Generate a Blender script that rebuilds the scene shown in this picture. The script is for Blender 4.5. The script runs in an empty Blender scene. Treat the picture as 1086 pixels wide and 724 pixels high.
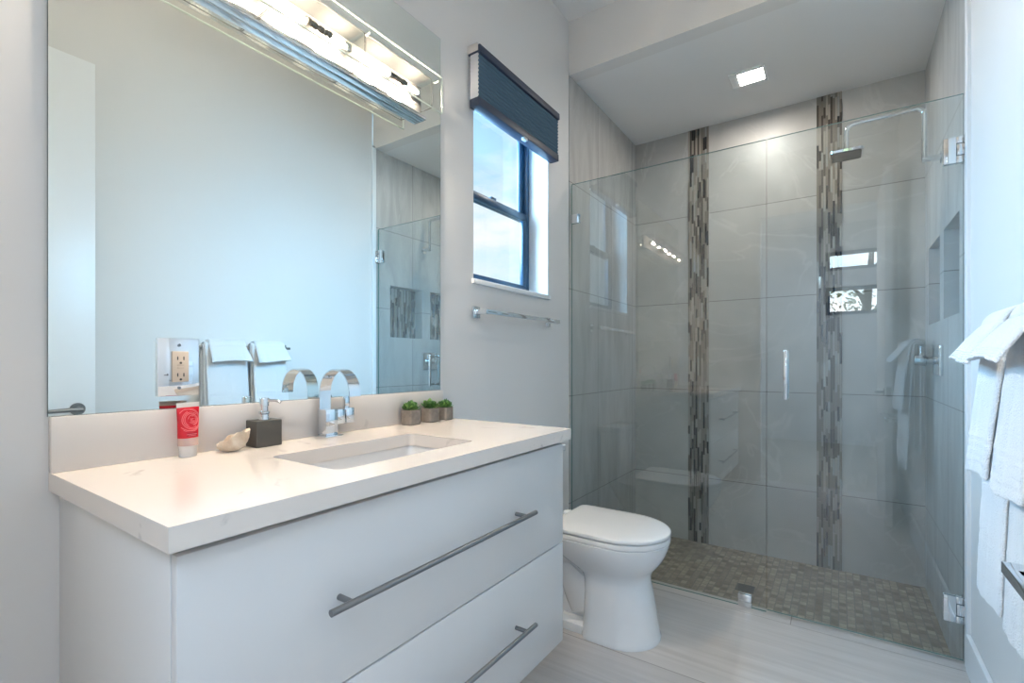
import bpy, bmesh, math, random
from mathutils import Vector, Matrix, noise as mnoise
random.seed(7)
S = bpy.context.scene
COL = S.collection
PI = math.pi

# ------------------------------------------------------------------ camera
CAMZ = 1.137
cam_data = bpy.data.cameras.new('camera')
cam_data.sensor_width = 36.0
cam_data.lens = 509.0 / 1086.0 * 36.0
cam_data.shift_y = 22.0 / 1086.0
cam_data.clip_start = 0.02
cam = bpy.data.objects.new('camera', cam_data)
cam.location = (0, 0, CAMZ)
cam.rotation_euler = (PI / 2, 0, math.atan(347.0 / 509.0))
COL.objects.link(cam)
S.camera = cam

# ------------------------------------------------------------------ view
S.view_settings.view_transform = 'Standard'
S.view_settings.look = 'None'
S.view_settings.gamma = 1.0
S.view_settings.use_curve_mapping = False
S.view_settings.exposure = 0.36
cy = S.cycles
cy.max_bounces = 12
cy.diffuse_bounces = 5
cy.glossy_bounces = 6
cy.transmission_bounces = 6
cy.transparent_max_bounces = 24
cy.sample_clamp_indirect = 6.0
cy.use_denoising = True
cy.caustics_reflective = False
cy.caustics_refractive = False

# light levels
P_ROOM = 95.0       # added fill light in the room behind the camera
P_WINDOW = 125.0     # daylight over the side window
E_BULB = 1050.0      # vanity bulbs
E_SHOWER = 170.0    # shower downlight
SKY = 1.0

# ------------------------------------------------------------------ world: sky with clouds
w = bpy.data.worlds.new('sky')
S.world = w
w.use_nodes = True
nt = w.node_tree
nt.nodes.clear()
N = nt.nodes.new
L = nt.links.new
tc = N('ShaderNodeTexCoord')
sep = N('ShaderNodeSeparateXYZ'); L(tc.outputs['Generated'], sep.inputs[0])
mp = N('ShaderNodeMapping'); mp.inputs['Scale'].default_value = (1.6, 1.6, 4.2)
L(tc.outputs['Generated'], mp.inputs[0])
nz = N('ShaderNodeTexNoise'); nz.inputs['Scale'].default_value = 2.1; nz.inputs['Detail'].default_value = 7
nz.inputs['Roughness'].default_value = .56
L(mp.outputs[0], nz.inputs['Vector'])
cr = N('ShaderNodeValToRGB'); cr.color_ramp.elements[0].position = .44; cr.color_ramp.elements[1].position = .62
L(nz.outputs['Fac'], cr.inputs[0])
grad = N('ShaderNodeValToRGB')
grad.color_ramp.elements[0].position = 0.0; grad.color_ramp.elements[0].color = (.66, .86, .95, 1)
grad.color_ramp.elements[1].position = .75; grad.color_ramp.elements[1].color = (.24, .54, .84, 1)
L(sep.outputs['Z'], grad.inputs[0])
mx = N('ShaderNodeMix'); mx.data_type = 'RGBA'
L(cr.outputs[0], mx.inputs[0]); L(grad.outputs[0], mx.inputs[6]); mx.inputs[7].default_value = (.86, .87, .90, 1)
gr2 = N('ShaderNodeValToRGB')
gr2.color_ramp.elements[0].position = .49; gr2.color_ramp.elements[1].position = .51
ad = N('ShaderNodeMath'); ad.operation = 'MULTIPLY_ADD'; ad.inputs[1].default_value = .5; ad.inputs[2].default_value = .5
L(sep.outputs['Z'], ad.inputs[0]); L(ad.outputs[0], gr2.inputs[0])
mx2 = N('ShaderNodeMix'); mx2.data_type = 'RGBA'
L(gr2.outputs[0], mx2.inputs[0]); mx2.inputs[6].default_value = (.22, .27, .16, 1); L(mx.outputs[2], mx2.inputs[7])
bg = N('ShaderNodeBackground'); bg.inputs['Strength'].default_value = SKY
L(mx2.outputs[2], bg.inputs[0])
sunside = N('ShaderNodeMapRange')   # the sky is brighter on the sun's side (behind the camera)
sunside.inputs['From Min'].default_value = .2; sunside.inputs['From Max'].default_value = -.8
sunside.inputs['To Min'].default_value = SKY; sunside.inputs['To Max'].default_value = SKY * 7
L(sep.outputs['Y'], sunside.inputs[0]); L(sunside.outputs[0], bg.inputs['Strength'])
wo = N('ShaderNodeOutputWorld'); L(bg.outputs[0], wo.inputs[0])

# ------------------------------------------------------------------ large area lights (added bedroom fill, window daylight)
def area(name, loc, target, sx, sy, power, color):
    d = bpy.data.lights.new(name, 'AREA')
    d.shape = 'RECTANGLE'; d.size = sx; d.size_y = sy; d.energy = power; d.color = color
    o = bpy.data.objects.new(name, d)
    o.location = loc
    o.rotation_euler = (Vector(target) - Vector(loc)).to_track_quat('-Z', 'Y').to_euler()
    COL.objects.link(o)
    return o
area('bedroom_fill', (-.15, -1.2, 2.99), (-.15, -1.19, 0), 3.2, 1.1, P_ROOM, (.58, .77, 1.0))  # added unseen light under the bedroom ceiling, brightens the bathroom through the doorway
area('window_daylight', (-1.95, 1.80, 2.15), (.4, 1.75, 1.55), 1.0, .9, P_WINDOW, (.33, .66, 1.0))

# ------------------------------------------------------------------ materials
def newmat(name):
    m = bpy.data.materials.new(name); m.use_nodes = True
    t = m.node_tree
    return m, t, t.nodes['Principled BSDF'], t.nodes['Material Output']

def pm(name, color, rough=.5, metal=0.0, spec=.5, bump=None, vary=None, coat=0.0, sheen=0.0, sss=0.0):
    """bump=(scale, strength, dist)  vary=(scale, color2)"""
    m, t, b, o = newmat(name)
    b.inputs['Base Color'].default_value = (*color, 1)
    b.inputs['Roughness'].default_value = rough
    b.inputs['Metallic'].default_value = metal
    b.inputs['Specular IOR Level'].default_value = spec
    if coat: b.inputs['Coat Weight'].default_value = coat; b.inputs['Coat Roughness'].default_value = .05
    if sheen: b.inputs['Sheen Weight'].default_value = sheen
    if bump or vary:
        g = t.nodes.new('ShaderNodeTexCoord')
    if vary:
        n = t.nodes.new('ShaderNodeTexNoise'); n.inputs['Scale'].default_value = vary[0]; n.inputs['Detail'].default_value = 5
        t.links.new(g.outputs['Object'], n.inputs['Vector'])
        r = t.nodes.new('ShaderNodeValToRGB')
        r.color_ramp.elements[0].position = .35; r.color_ramp.elements[0].color = (*color, 1)
        r.color_ramp.elements[1].position = .65; r.color_ramp.elements[1].color = (*vary[1], 1)
        t.links.new(n.outputs['Fac'], r.inputs[0]); t.links.new(r.outputs[0], b.inputs['Base Color'])
    if bump:
        n = t.nodes.new('ShaderNodeTexNoise'); n.inputs['Scale'].default_value = bump[0]; n.inputs['Detail'].default_value = 4
        t.links.new(g.outputs['Object'], n.inputs['Vector'])
        bp = t.nodes.new('ShaderNodeBump'); bp.inputs['Strength'].default_value = bump[1]; bp.inputs['Distance'].default_value = bump[2]
        t.links.new(n.outputs['Fac'], bp.inputs['Height']); t.links.new(bp.outputs[0], b.inputs['Normal'])
    return m

def emat(name, color, strength):
    m, t, b, o = newmat(name)
    t.nodes.remove(b)
    e = t.nodes.new('ShaderNodeEmission'); e.inputs[0].default_value = (*color, 1); e.inputs[1].default_value = strength
    t.links.new(e.outputs[0], o.inputs[0])
    return m

def glassmat(name, tint, ior=1.7, rough=0.0):
    """thin sheet: clear transmission plus mirror reflection on the outward faces"""
    m, t, b, o = newmat(name)
    t.nodes.remove(b)
    tr = t.nodes.new('ShaderNodeBsdfTransparent'); tr.inputs[0].default_value = (*tint, 1)
    gl = t.nodes.new('ShaderNodeBsdfAnisotropic'); gl.inputs['Roughness'].default_value = rough
    gl.inputs[0].default_value = (1, 1, 1, 1)
    fr = t.nodes.new('ShaderNodeFresnel'); fr.inputs['IOR'].default_value = ior
    ge = t.nodes.new('ShaderNodeNewGeometry')
    inv = t.nodes.new('ShaderNodeMath'); inv.operation = 'SUBTRACT'; inv.inputs[0].default_value = 1
    t.links.new(ge.outputs['Backfacing'], inv.inputs[1])
    mu = t.nodes.new('ShaderNodeMath'); mu.operation = 'MULTIPLY'
    t.links.new(fr.outputs[0], mu.inputs[0]); t.links.new(inv.outputs[0], mu.inputs[1])
    mix = t.nodes.new('ShaderNodeMixShader')
    t.links.new(mu.outputs[0], mix.inputs[0]); t.links.new(tr.outputs[0], mix.inputs[1]); t.links.new(gl.outputs[0], mix.inputs[2])
    t.links.new(mix.outputs[0], o.inputs[0])
    return m

WALLC = (.72, .70, .68)
M_wall = pm('wall_paint', WALLC, .55, bump=(220, .04, .002))
M_ceil = pm('ceiling_paint', (.78, .77, .76), .7)
M_trim = pm('white_trim', (.80, .80, .80), .35)
M_doorp = pm('white_door_paint', (.83, .83, .83), .3)
M_cab = pm('cabinet_lacquer', (.70, .69, .68), .28)
M_cabin = pm('cabinet_shadow', (.25, .24, .23), .7)
M_chrome = pm('chrome', (.82, .84, .86), .06, 1.0)
M_brushed = pm('brushed_steel', (.27, .27, .275), .32, 1.0)
M_dark = pm('dark_rubber', (.02, .02, .022), .5)
M_ceram = pm('white_ceramic', (.80, .80, .80), .08, coat=.5)
M_plastic = pm('white_seat_plastic', (.80, .79, .78), .16)
M_sinkc = pm('sink_ceramic', (.74, .72, .70), .12)
M_mirror = pm('mirror_silver', (.84, .89, .87), .0, 1.0)
M_mirroredge = pm('mirror_edge', (.05, .09, .09), .25)
M_glass = glassmat('shower_glass', (.91, .95, .957), 2.2)
M_glassedge = pm('glass_edge', (.10, .24, .22), .08)
M_pane = glassmat('window_glass', (.97, .98, .985), 1.5)
M_lampglass = glassmat('lamp_glass', (.98, .985, .98), 1.5)
M_frost = pm('smoked_lamp_plate', (.12, .117, .11), .4)
def frostmat(name, cd, ct, fac):
    m, t, b, o = newmat(name)
    t.nodes.remove(b)
    d = t.nodes.new('ShaderNodeBsdfDiffuse'); d.inputs[0].default_value = (*cd, 1)
    tl_ = t.nodes.new('ShaderNodeBsdfTranslucent'); tl_.inputs[0].default_value = (*ct, 1)
    x_ = t.nodes.new('ShaderNodeMixShader'); x_.inputs[0].default_value = fac
    t.links.new(d.outputs[0], x_.inputs[1]); t.links.new(tl_.outputs[0], x_.inputs[2]); t.links.new(x_.outputs[0], o.inputs[0])
    return m
M_frostT = frostmat('frosted_translucent_glass', (.05, .05, .048), (.9, .9, .88), .6)
M_lampedge = frostmat('lamp_glass_edge', (.75, .8, .76), (.9, .95, .9), .5)
M_boxedge = pm('dark_glass_joint', (.05, .05, .045), .4)
M_cut = pm('cut_glass', (.10, .085, .065), .25)
M_bulb = emat('bulb_glow', (1.0, .85, .68), E_BULB)
M_down = emat('downlight_glow', (1.0, .93, .84), E_SHOWER)
M_winframe = pm('dark_window_frame', (.022, .065, .12), .3)  # dark frame with the blue of sky light and haze put into its colour
M_shade = pm('slate_shade_fabric', (.06, .115, .165), .85, bump=(150, .3, .002))
M_shade2 = pm('dark_shade_rail', (.022, .036, .07), .45)
M_shadeside = pm('shade_cell_edge', (.55, .58, .62), .7)
M_soap = pm('dark_slate_soap', (.065, .062, .055), .6, bump=(90, .15, .002))
M_almond = pm('almond_plastic', (.72, .58, .45), .35)
M_red = pm('red_tube', (.62, .012, .025), .25)
M_red2 = pm('dark_red_tube', (.42, .008, .02), .25)
M_pink = pm('pink_print', (.86, .16, .18), .3)
M_tubew = pm('translucent_tube_white', (.80, .74, .68), .2)
M_shell = pm('shell_cream', (.66, .50, .35), .5, bump=(120, .5, .004), vary=(45, (.82, .70, .56)))
M_pot = pm('grey_wood_pot', (.17, .145, .125), .8, bump=(60, .3, .003), vary=(40, (.25, .215, .185)))
M_soil = pm('dark_soil', (.03, .022, .016), .9)
M_leaf = pm('succulent_leaf', (.055, .15, .03), .45)
M_leaf2 = pm('succulent_leaf_light', (.20, .36, .09), .45)
M_towel = pm('white_terry', (.84, .84, .85), .95, bump=(260, .9, .006), sheen=.3)
M_drain = pm('drain_metal', (.12, .12, .12), .35, .8)
M_carpet = pm('bedroom_floor', (.45, .40, .34), .6)

# quartz countertop with faint veins
def quartz():
    m, t, b, o = newmat('quartz')
    g = t.nodes.new('ShaderNodeTexCoord')
    n = t.nodes.new('ShaderNodeTexNoise'); n.inputs['Scale'].default_value = 9; n.inputs['Detail'].default_value = 9
    n.inputs['Distortion'].default_value = 1.2
    t.links.new(g.outputs['Object'], n.inputs['Vector'])
    r = t.nodes.new('ShaderNodeValToRGB')
    e = r.color_ramp.elements
    e[0].position = .30; e[0].color = (.58, .52, .47, 1)
    e[1].position = .37; e[1].color = (.76, .69, .63, 1)
    t.links.new(n.outputs['Fac'], r.inputs[0]); t.links.new(r.outputs[0], b.inputs['Base Color'])
    b.inputs['Roughness'].default_value = .09
    return m
M_quartz = quartz()

# large format stone tile; axes pick which world coordinates run across the face
def tile(name, ax, shift_z=.335, seams_u=None):
    m, t, b, o = newmat(name)
    Nn = t.nodes.new; Ln = t.links.new
    g = Nn('ShaderNodeNewGeometry')
    s = Nn('ShaderNodeSeparateXYZ'); Ln(g.outputs['Position'], s.inputs[0])
    c = Nn('ShaderNodeCombineXYZ')
    a1 = Nn('ShaderNodeMath'); a1.operation = 'ADD'; a1.inputs[1].default_value = 10 + (seams_u or 0)
    Ln(s.outputs[ax], a1.inputs[0]); Ln(a1.outputs[0], c.inputs[0])
    a2 = Nn('ShaderNodeMath'); a2.operation = 'ADD'; a2.inputs[1].default_value = 6.10 - shift_z
    Ln(s.outputs['Z'], a2.inputs[0]); Ln(a2.outputs[0], c.inputs[1])
    br = Nn('ShaderNodeTexBrick')
    br.offset = 0.0; br.squash = 1.0
    br.inputs['Scale'].default_value = 1.0
    br.inputs['Mortar Size'].default_value = .0022
    br.inputs['Mortar Smooth'].default_value = .0
    br.inputs['Brick Width'].default_value = .61 if seams_u is not None else 40.0
    br.inputs['Row Height'].default_value = .61
    br.inputs['Color1'].default_value = (1, 1, 1, 1); br.inputs['Color2'].default_value = (.93, .93, .93, 1)
    br.inputs['Mortar'].default_value = (.42, .40, .38, 1)
    Ln(c.outputs[0], br.inputs['Vector'])
    mpn = Nn('ShaderNodeMapping'); mpn.inputs['Rotation'].default_value = (.5, .6, .7); mpn.inputs['Scale'].default_value = (1.0, 5.5, 1.0)
    Ln(g.outputs['Position'], mpn.inputs[0])
    n = Nn('ShaderNodeTexNoise'); n.inputs['Scale'].default_value = 2.0; n.inputs['Detail'].default_value = 8; n.inputs['Distortion'].default_value = .8
    Ln(mpn.outputs[0], n.inputs['Vector'])
    r = Nn('ShaderNodeValToRGB'); e = r.color_ramp.elements
    e[0].position = .32; e[0].color = (.41, .40, .385, 1)
    e[1].position = .70; e[1].color = (.55, .54, .52, 1)
    Ln(n.outputs['Fac'], r.inputs[0])
    n2 = Nn('ShaderNodeTexNoise'); n2.inputs['Scale'].default_value = 1.3; n2.inputs['Detail'].default_value = 6; n2.inputs['Distortion'].default_value = 2.2
    Ln(mpn.outputs[0], n2.inputs['Vector'])
    r2 = Nn('ShaderNodeValToRGB'); e2 = r2.color_ramp.elements
    e2[0].position = .485; e2[0].color = (0, 0, 0, 1); e2[1].position = .5; e2[1].color = (1, 1, 1, 1)
    x = e2.new(.515); x.color = (0, 0, 0, 1)
    Ln(n2.outputs['Fac'], r2.inputs[0])
    v = Nn('ShaderNodeMix'); v.data_type = 'RGBA'; v.inputs[7].default_value = (.60, .585, .56, 1)
    vm = Nn('ShaderNodeMath'); vm.operation = 'MULTIPLY'; vm.inputs[1].default_value = .45
    Ln(r2.outputs[0], vm.inputs[0]); Ln(vm.outputs[0], v.inputs[0]); Ln(r.outputs[0], v.inputs[6])
    mxx = Nn('ShaderNodeMix'); mxx.data_type = 'RGBA'; mxx.blend_type = 'MULTIPLY'; mxx.inputs[0].default_value = 1
    Ln(v.outputs[2], mxx.inputs[6]); Ln(br.outputs['Color'], mxx.inputs[7])
    Ln(mxx.outputs[2], b.inputs['Base Color'])
    b.inputs['Roughness'].default_value = .36
    bp = Nn('ShaderNodeBump'); bp.inputs['Strength'].default_value = .4; bp.inputs['Distance'].default_value = .002; bp.invert = True
    Ln(br.outputs['Fac'], bp.inputs['Height']); Ln(bp.outputs[0], b.inputs['Normal'])
    return m
M_tileX = tile('shower_tile_back', 'X')
M_tileY = tile('shower_tile_side', 'Y', seams_u=-2.457)

def floormat():
    m, t, b, o = newmat('plank_tile_floor')
    Nn = t.nodes.new; Ln = t.links.new
    g = Nn('ShaderNodeNewGeometry')
    mp_ = Nn('ShaderNodeMapping'); mp_.inputs['Location'].default_value = (12.375, 6.08 - 1.791, 0)
    Ln(g.outputs['Position'], mp_.inputs[0])
    br = Nn('ShaderNodeTexBrick'); br.offset = .5
    br.inputs['Scale'].default_value = 1; br.inputs['Mortar Size'].default_value = .002; br.inputs['Mortar Smooth'].default_value = 0
    br.inputs['Brick Width'].default_value = 1.22; br.inputs['Row Height'].default_value = .608
    br.inputs['Color1'].default_value = (1, 1, 1, 1); br.inputs['Color2'].default_value = (.94, .94, .95, 1); br.inputs['Mortar'].default_value = (.55, .52, .50, 1)
    Ln(mp_.outputs[0], br.inputs['Vector'])
    mp2 = Nn('ShaderNodeMapping'); mp2.inputs['Scale'].default_value = (1.3, 26, 1)
    Ln(g.outputs['Position'], mp2.inputs[0])
    n = Nn('ShaderNodeTexNoise'); n.inputs['Scale'].default_value = 1.5; n.inputs['Detail'].default_value = 7; n.inputs['Distortion'].default_value = .5
    Ln(mp2.outputs[0], n.inputs['Vector'])
    r = Nn('ShaderNodeValToRGB'); e = r.color_ramp.elements
    e[0].position = .25; e[0].color = (.51, .47, .44, 1); e[1].position = .75; e[1].color = (.63, .59, .56, 1)
    Ln(n.outputs['Fac'], r.inputs[0])
    mxx = Nn('ShaderNodeMix'); mxx.data_type = 'RGBA'; mxx.blend_type = 'MULTIPLY'; mxx.inputs[0].default_value = 1
    Ln(r.outputs[0], mxx.inputs[6]); Ln(br.outputs['Color'], mxx.inputs[7]); Ln(mxx.outputs[2], b.inputs['Base Color'])
    b.inputs['Roughness'].default_value = .32
    return m
M_floor = floormat()

def mosaicfloor():
    m, t, b, o = newmat('mosaic_floor')
    Nn = t.nodes.new; Ln = t.links.new
    g = Nn('ShaderNodeNewGeometry')
    mp_ = Nn('ShaderNodeMapping'); mp_.inputs['Location'].default_value = (5, 5, 0); mp_.inputs['Rotation'].default_value = (0, 0, PI / 2)
    Ln(g.outputs['Position'], mp_.inputs[0])
    br = Nn('ShaderNodeTexBrick'); br.offset = .5
    br.inputs['Scale'].default_value = 1; br.inputs['Mortar Size'].default_value = .0026; br.inputs['Mortar Smooth'].default_value = .2
    br.inputs['Brick Width'].default_value = .040; br.inputs['Row Height'].default_value = .034
    br.inputs['Color1'].default_value = (0, 0, 0, 1); br.inputs['Color2'].default_value = (1, 1, 1, 1); br.inputs['Mortar'].default_value = (.5, .5, .5, 1)
    Ln(mp_.outputs[0], br.inputs['Vector'])
    r = Nn('ShaderNodeValToRGB'); e = r.color_ramp.elements
    e[0].position = 0; e[0].color = (.18, .14, .10, 1); e[1].position = 1; e[1].color = (.42, .345, .26, 1)
    x = e.new(.5); x.color = (.29, .235, .175, 1)
    Ln(br.outputs['Color'], r.inputs[0])
    n = Nn('ShaderNodeTexNoise'); n.inputs['Scale'].default_value = 30; n.inputs['Detail'].default_value = 4
    Ln(g.outputs['Position'], n.inputs['Vector'])
    ov = Nn('ShaderNodeMix'); ov.data_type = 'RGBA'; ov.blend_type = 'OVERLAY'; ov.inputs[0].default_value = .5
    Ln(r.outputs[0], ov.inputs[6]); Ln(n.outputs['Fac'], ov.inputs[7])
    mt = Nn('ShaderNodeMix'); mt.data_type = 'RGBA'; mt.inputs[7].default_value = (.20, .175, .145, 1)
    Ln(br.outputs['Fac'], mt.inputs[0]); Ln(ov.outputs[2], mt.inputs[6]); Ln(mt.outputs[2], b.inputs['Base Color'])
    b.inputs['Roughness'].default_value = .45
    bp = Nn('ShaderNodeBump'); bp.inputs['Strength'].default_value = .7; bp.inputs['Distance'].default_value = .003; bp.invert = True
    Ln(br.outputs['Fac'], bp.inputs['Height']); Ln(bp.outputs[0], b.inputs['Normal'])
    return m
M_mosaic = mosaicfloor()
M_grout = pm('mosaic_grout', (.20, .18, .16), .8)
M_strip = [pm('mosaic_stone_light', (.33, .30, .26), .4), pm('mosaic_stone_mid', (.19, .165, .135), .35), pm('mosaic_brown', (.075, .063, .052), .3),
           pm('mosaic_dark_glass', (.022, .02, .02), .06, coat=.6), pm('mosaic_pale_glass', (.50, .50, .47), .05, .35), pm('mosaic_grey', (.24, .22, .195), .25)]

# ------------------------------------------------------------------ builders
ORG = {}

def setp(o, label=None, cat=None, group=None, kind=None):
    if label: o['label'] = label
    if cat: o['category'] = cat
    if group: o['group'] = group
    if kind: o['kind'] = kind
    return o

def thing(name, label, cat, loc=(0, 0, 0), group=None, rz=0):
    o = bpy.data.objects.new(name, None); COL.objects.link(o)
    o.empty_display_size = .05
    o.location = loc; o.rotation_euler = (0, 0, rz)
    ORG[o.name] = Vector(loc)
    return setp(o, label, cat, group)

class MB:
    def __init__(s):
        s.bm = bmesh.new()
    def _merge(s, b, mi=0):
        for f in b.faces: f.material_index = mi
        me = bpy.data.meshes.new('tmp'); b.to_mesh(me); b.free()
        s.bm.from_mesh(me); bpy.data.meshes.remove(me)
        return s
    def box(s, x0, x1, y0, y1, z0, z1, bev=0.0, seg=2, mi=0):
        b = bmesh.new()
        bmesh.ops.create_cube(b, size=1)
        for v in b.verts:
            v.co = Vector(((x0 + x1) / 2 + v.co.x * (x1 - x0), (y0 + y1) / 2 + v.co.y * (y1 - y0), (z0 + z1) / 2 + v.co.z * (z1 - z0)))
        if bev > 0:
            bmesh.ops.bevel(b, geom=b.edges[:], offset=bev, segments=seg, affect='EDGES', profile=.5)
        bmesh.ops.recalc_face_normals(b, faces=b.faces[:])
        return s._merge(b, mi)
    def loft(s, rings, cap=True, mi=0, closed=True):
        b = bmesh.new()
        R = [[b.verts.new(Vector(p)) for p in r] for r in rings]
        n = len(R[0])
        for i in range(len(R) - 1):
            for j in range(n if closed else n - 1):
                k = (j + 1) % n
                b.faces.new((R[i][j], R[i][k], R[i + 1][k], R[i + 1][j]))
        if cap and closed:
            b.faces.new(list(reversed(R[0]))); b.faces.new(R[-1])
        bmesh.ops.recalc_face_normals(b, faces=b.faces[:])
        return s._merge(b, mi)
    def tube(s, pts, r, n=16, mi=0, cap=True):
        pts = [Vector(p) for p in pts]
        rr = r if isinstance(r, (list, tuple)) else [r] * len(pts)
        t0 = (pts[1] - pts[0]).normalized()
        up = Vector((0, 0, 1)) if abs(t0.z) < .9 else Vector((1, 0, 0))
        nrm = t0.cross(up).normalized()
        rings = []
        for i, p in enumerate(pts):
            if i == 0: t = pts[1] - p
            elif i == len(pts) - 1: t = p - pts[i - 1]
            else: t = (pts[i + 1] - p).normalized() + (p - pts[i - 1]).normalized()
            t.normalize()
            nrm = (nrm - t * nrm.dot(t)).normalized()
            bi = t.cross(nrm)
            rings.append([p + (nrm * math.cos(2 * PI * k / n) + bi * math.sin(2 * PI * k / n)) * rr[i] for k in range(n)])
        return s.loft(rings, cap, mi)
    def lathe(s, prof, c, n=32, mi=0):
        """prof: (r, z) list, axis z at c"""
        rings = [[(c[0] + max(r, 1e-4) * math.cos(2 * PI * k / n), c[1] + max(r, 1e-4) * math.sin(2 * PI * k / n), c[2] + z) for k in range(n)] for r, z in prof]
        return s.loft(rings, True, mi)
    def grid(s, P, mi=0):
        b = bmesh.new()
        V = [[b.verts.new(Vector(p)) for p in row] for row in P]
        for i in range(len(V) - 1):
            for j in range(len(V[0]) - 1):
                b.faces.new((V[i][j], V[i + 1][j], V[i + 1][j + 1], V[i][j + 1]))
        return s._merge(b, mi)
    def quad(s, pts, mi=0):
        b = bmesh.new()
        b.faces.new([b.verts.new(Vector(p)) for p in pts])
        return s._merge(b, mi)
    def holes(s, axis, val, u0, u1, v0, v1, holes, mi=0, flip=False):
        """flat rectangle perpendicular to axis with rectangular holes (u,v are the other two axes in order)"""
        us = sorted({u0, u1, *[h[0] for h in holes], *[h[1] for h in holes]})
        vs = sorted({v0, v1, *[h[2] for h in holes], *[h[3] for h in holes]})
        b = bmesh.new(); vd = {}
        def V(u, v):
            if (u, v) not in vd:
                p = [u, v]; p.insert(axis, val); vd[(u, v)] = b.verts.new(p)
            return vd[(u, v)]
        for i in range(len(us) - 1):
            for j in range(len(vs) - 1):
                cu, cv = (us[i] + us[i + 1]) / 2, (vs[j] + vs[j + 1]) / 2
                if any(h[0] < cu < h[1] and h[2] < cv < h[3] for h in holes): continue
                q = [V(us[i], vs[j]), V(us[i + 1], vs[j]), V(us[i + 1], vs[j + 1]), V(us[i], vs[j + 1])]
                if flip: q.reverse()
                b.faces.new(q)
        return s._merge(b, mi)
    def build(s, name, mats, parent=None, smooth=True, angle=35, keep=True):
        root = parent
        while root is not None and root.parent is not None: root = root.parent
        off = ORG.get(root.name, Vector((0, 0, 0))) if root is not None else Vector((0, 0, 0))
        me = bpy.data.meshes.new(name)
        if off.length > 0: bmesh.ops.translate(s.bm, verts=s.bm.verts[:], vec=-off)
        if smooth:
            for f in s.bm.faces: f.smooth = True
            ca = math.radians(angle)
            for e in s.bm.edges:
                if len(e.link_faces) == 2 and e.calc_face_angle(0) > ca: e.smooth = False
        s.bm.to_mesh(me); s.bm.free()
        for m in (mats if isinstance(mats, (list, tuple)) else [mats]): me.materials.append(m)
        o = bpy.data.objects.new(name, me); COL.objects.link(o)
        if parent is not None: o.parent = parent
        return o

def struct(name, mb, mats, label, cat, smooth=False):
    o = mb.build(name, mats, None, smooth)
    return setp(o, label, cat, None, 'structure')

def solo(name, mb, mats, label, cat, group=None, smooth=True):
    return setp(mb.build(name, mats, None, smooth), label, cat, group)

def arc(c, r, a0, a1, n, plane='xz'):
    out = []
    for i in range(n + 1):
        a = math.radians(a0 + (a1 - a0) * i / n)
        u, v = r * math.cos(a), r * math.sin(a)
        if plane == 'xz': out.append((c[0] + u, c[1], c[2] + v))
        elif plane == 'yz': out.append((c[0], c[1] + u, c[2] + v))
        else: out.append((c[0] + u, c[1] + v, c[2]))
    return out

def rrect(x0, x1, y0, y1, r, n=6):
    pts = []
    for cx, cy_, a in ((x1 - r, y1 - r, 0), (x0 + r, y1 - r, 90), (x0 + r, y0 + r, 180), (x1 - r, y0 + r, 270)):
        for i in range(n + 1):
            t = math.radians(a + 90 * i / n); pts.append((cx + r * math.cos(t), cy_ + r * math.sin(t)))
    return pts

# ------------------------------------------------------------------ room shell
XL, XR = -1.27, .40
YG = 2.457           # shower glass plane
YB = 3.504           # shower back wall
YD = -.18            # rear wall of the bathroom
ZC, ZS = 3.07, 2.765 # main ceiling, shower ceiling
ZSF = -.118          # shower floor
WIN = (1.575, 2.198, 1.487, 2.40)
WD = .115            # window reveal depth

# floors
struct('floor', MB().box(XL - .1, XR + .1, -.3, 2.40, -.14, 0), M_floor, 'pale grey streaked plank-tile bathroom floor beside the toilet', 'floor')
struct('floor_shower', MB().box(XL, XR, 2.40, YB, -.16, ZSF), M_mosaic, 'beige mosaic floor inside the glass shower', 'floor')
struct('trim_threshold', MB().box(XL, XR, 2.4015, 2.492, ZSF, 0, .002), M_floor, 'flush pale stone threshold under the shower glass', 'threshold')

# left wall with window
mb = MB()
mb.holes(0, XL, -.3, 2.435, 0, ZC, [WIN], 0)
y0, y1, z0, z1 = WIN
xo = XL - .165
mb.quad([(XL, y0, z0), (xo, y0, z0), (xo, y0, z1), (XL, y0, z1)])
mb.quad([(XL, y1, z0), (XL, y1, z1), (xo, y1, z1), (xo, y1, z0)])
mb.quad([(XL, y0, z1), (xo, y0, z1), (xo, y1, z1), (XL, y1, z1)])
mb.quad([(XL, y0, z0), (XL, y1, z0), (xo, y1, z0), (xo, y0, z0)])
mb.holes(0, xo, -3.4, 3.7, -.2, 3.3, [WIN], 0, True)
struct('wall_left', mb, M_wall, 'off-white painted wall behind the mirror and window', 'wall')
# shower side wall, left
struct('wall_shower_left', MB().box(XL - .16, XL + .004, 2.435, YB + .05, -.16, ZS + .02), M_tileY, 'grey stone tiled left wall inside the shower', 'wall')
struct('wall_shower_back', MB().box(XL - .05, XR + .15, YB, YB + .08, -.16, ZS + .02), M_tileX, 'grey stone tiled back wall of the shower', 'wall')
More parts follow.
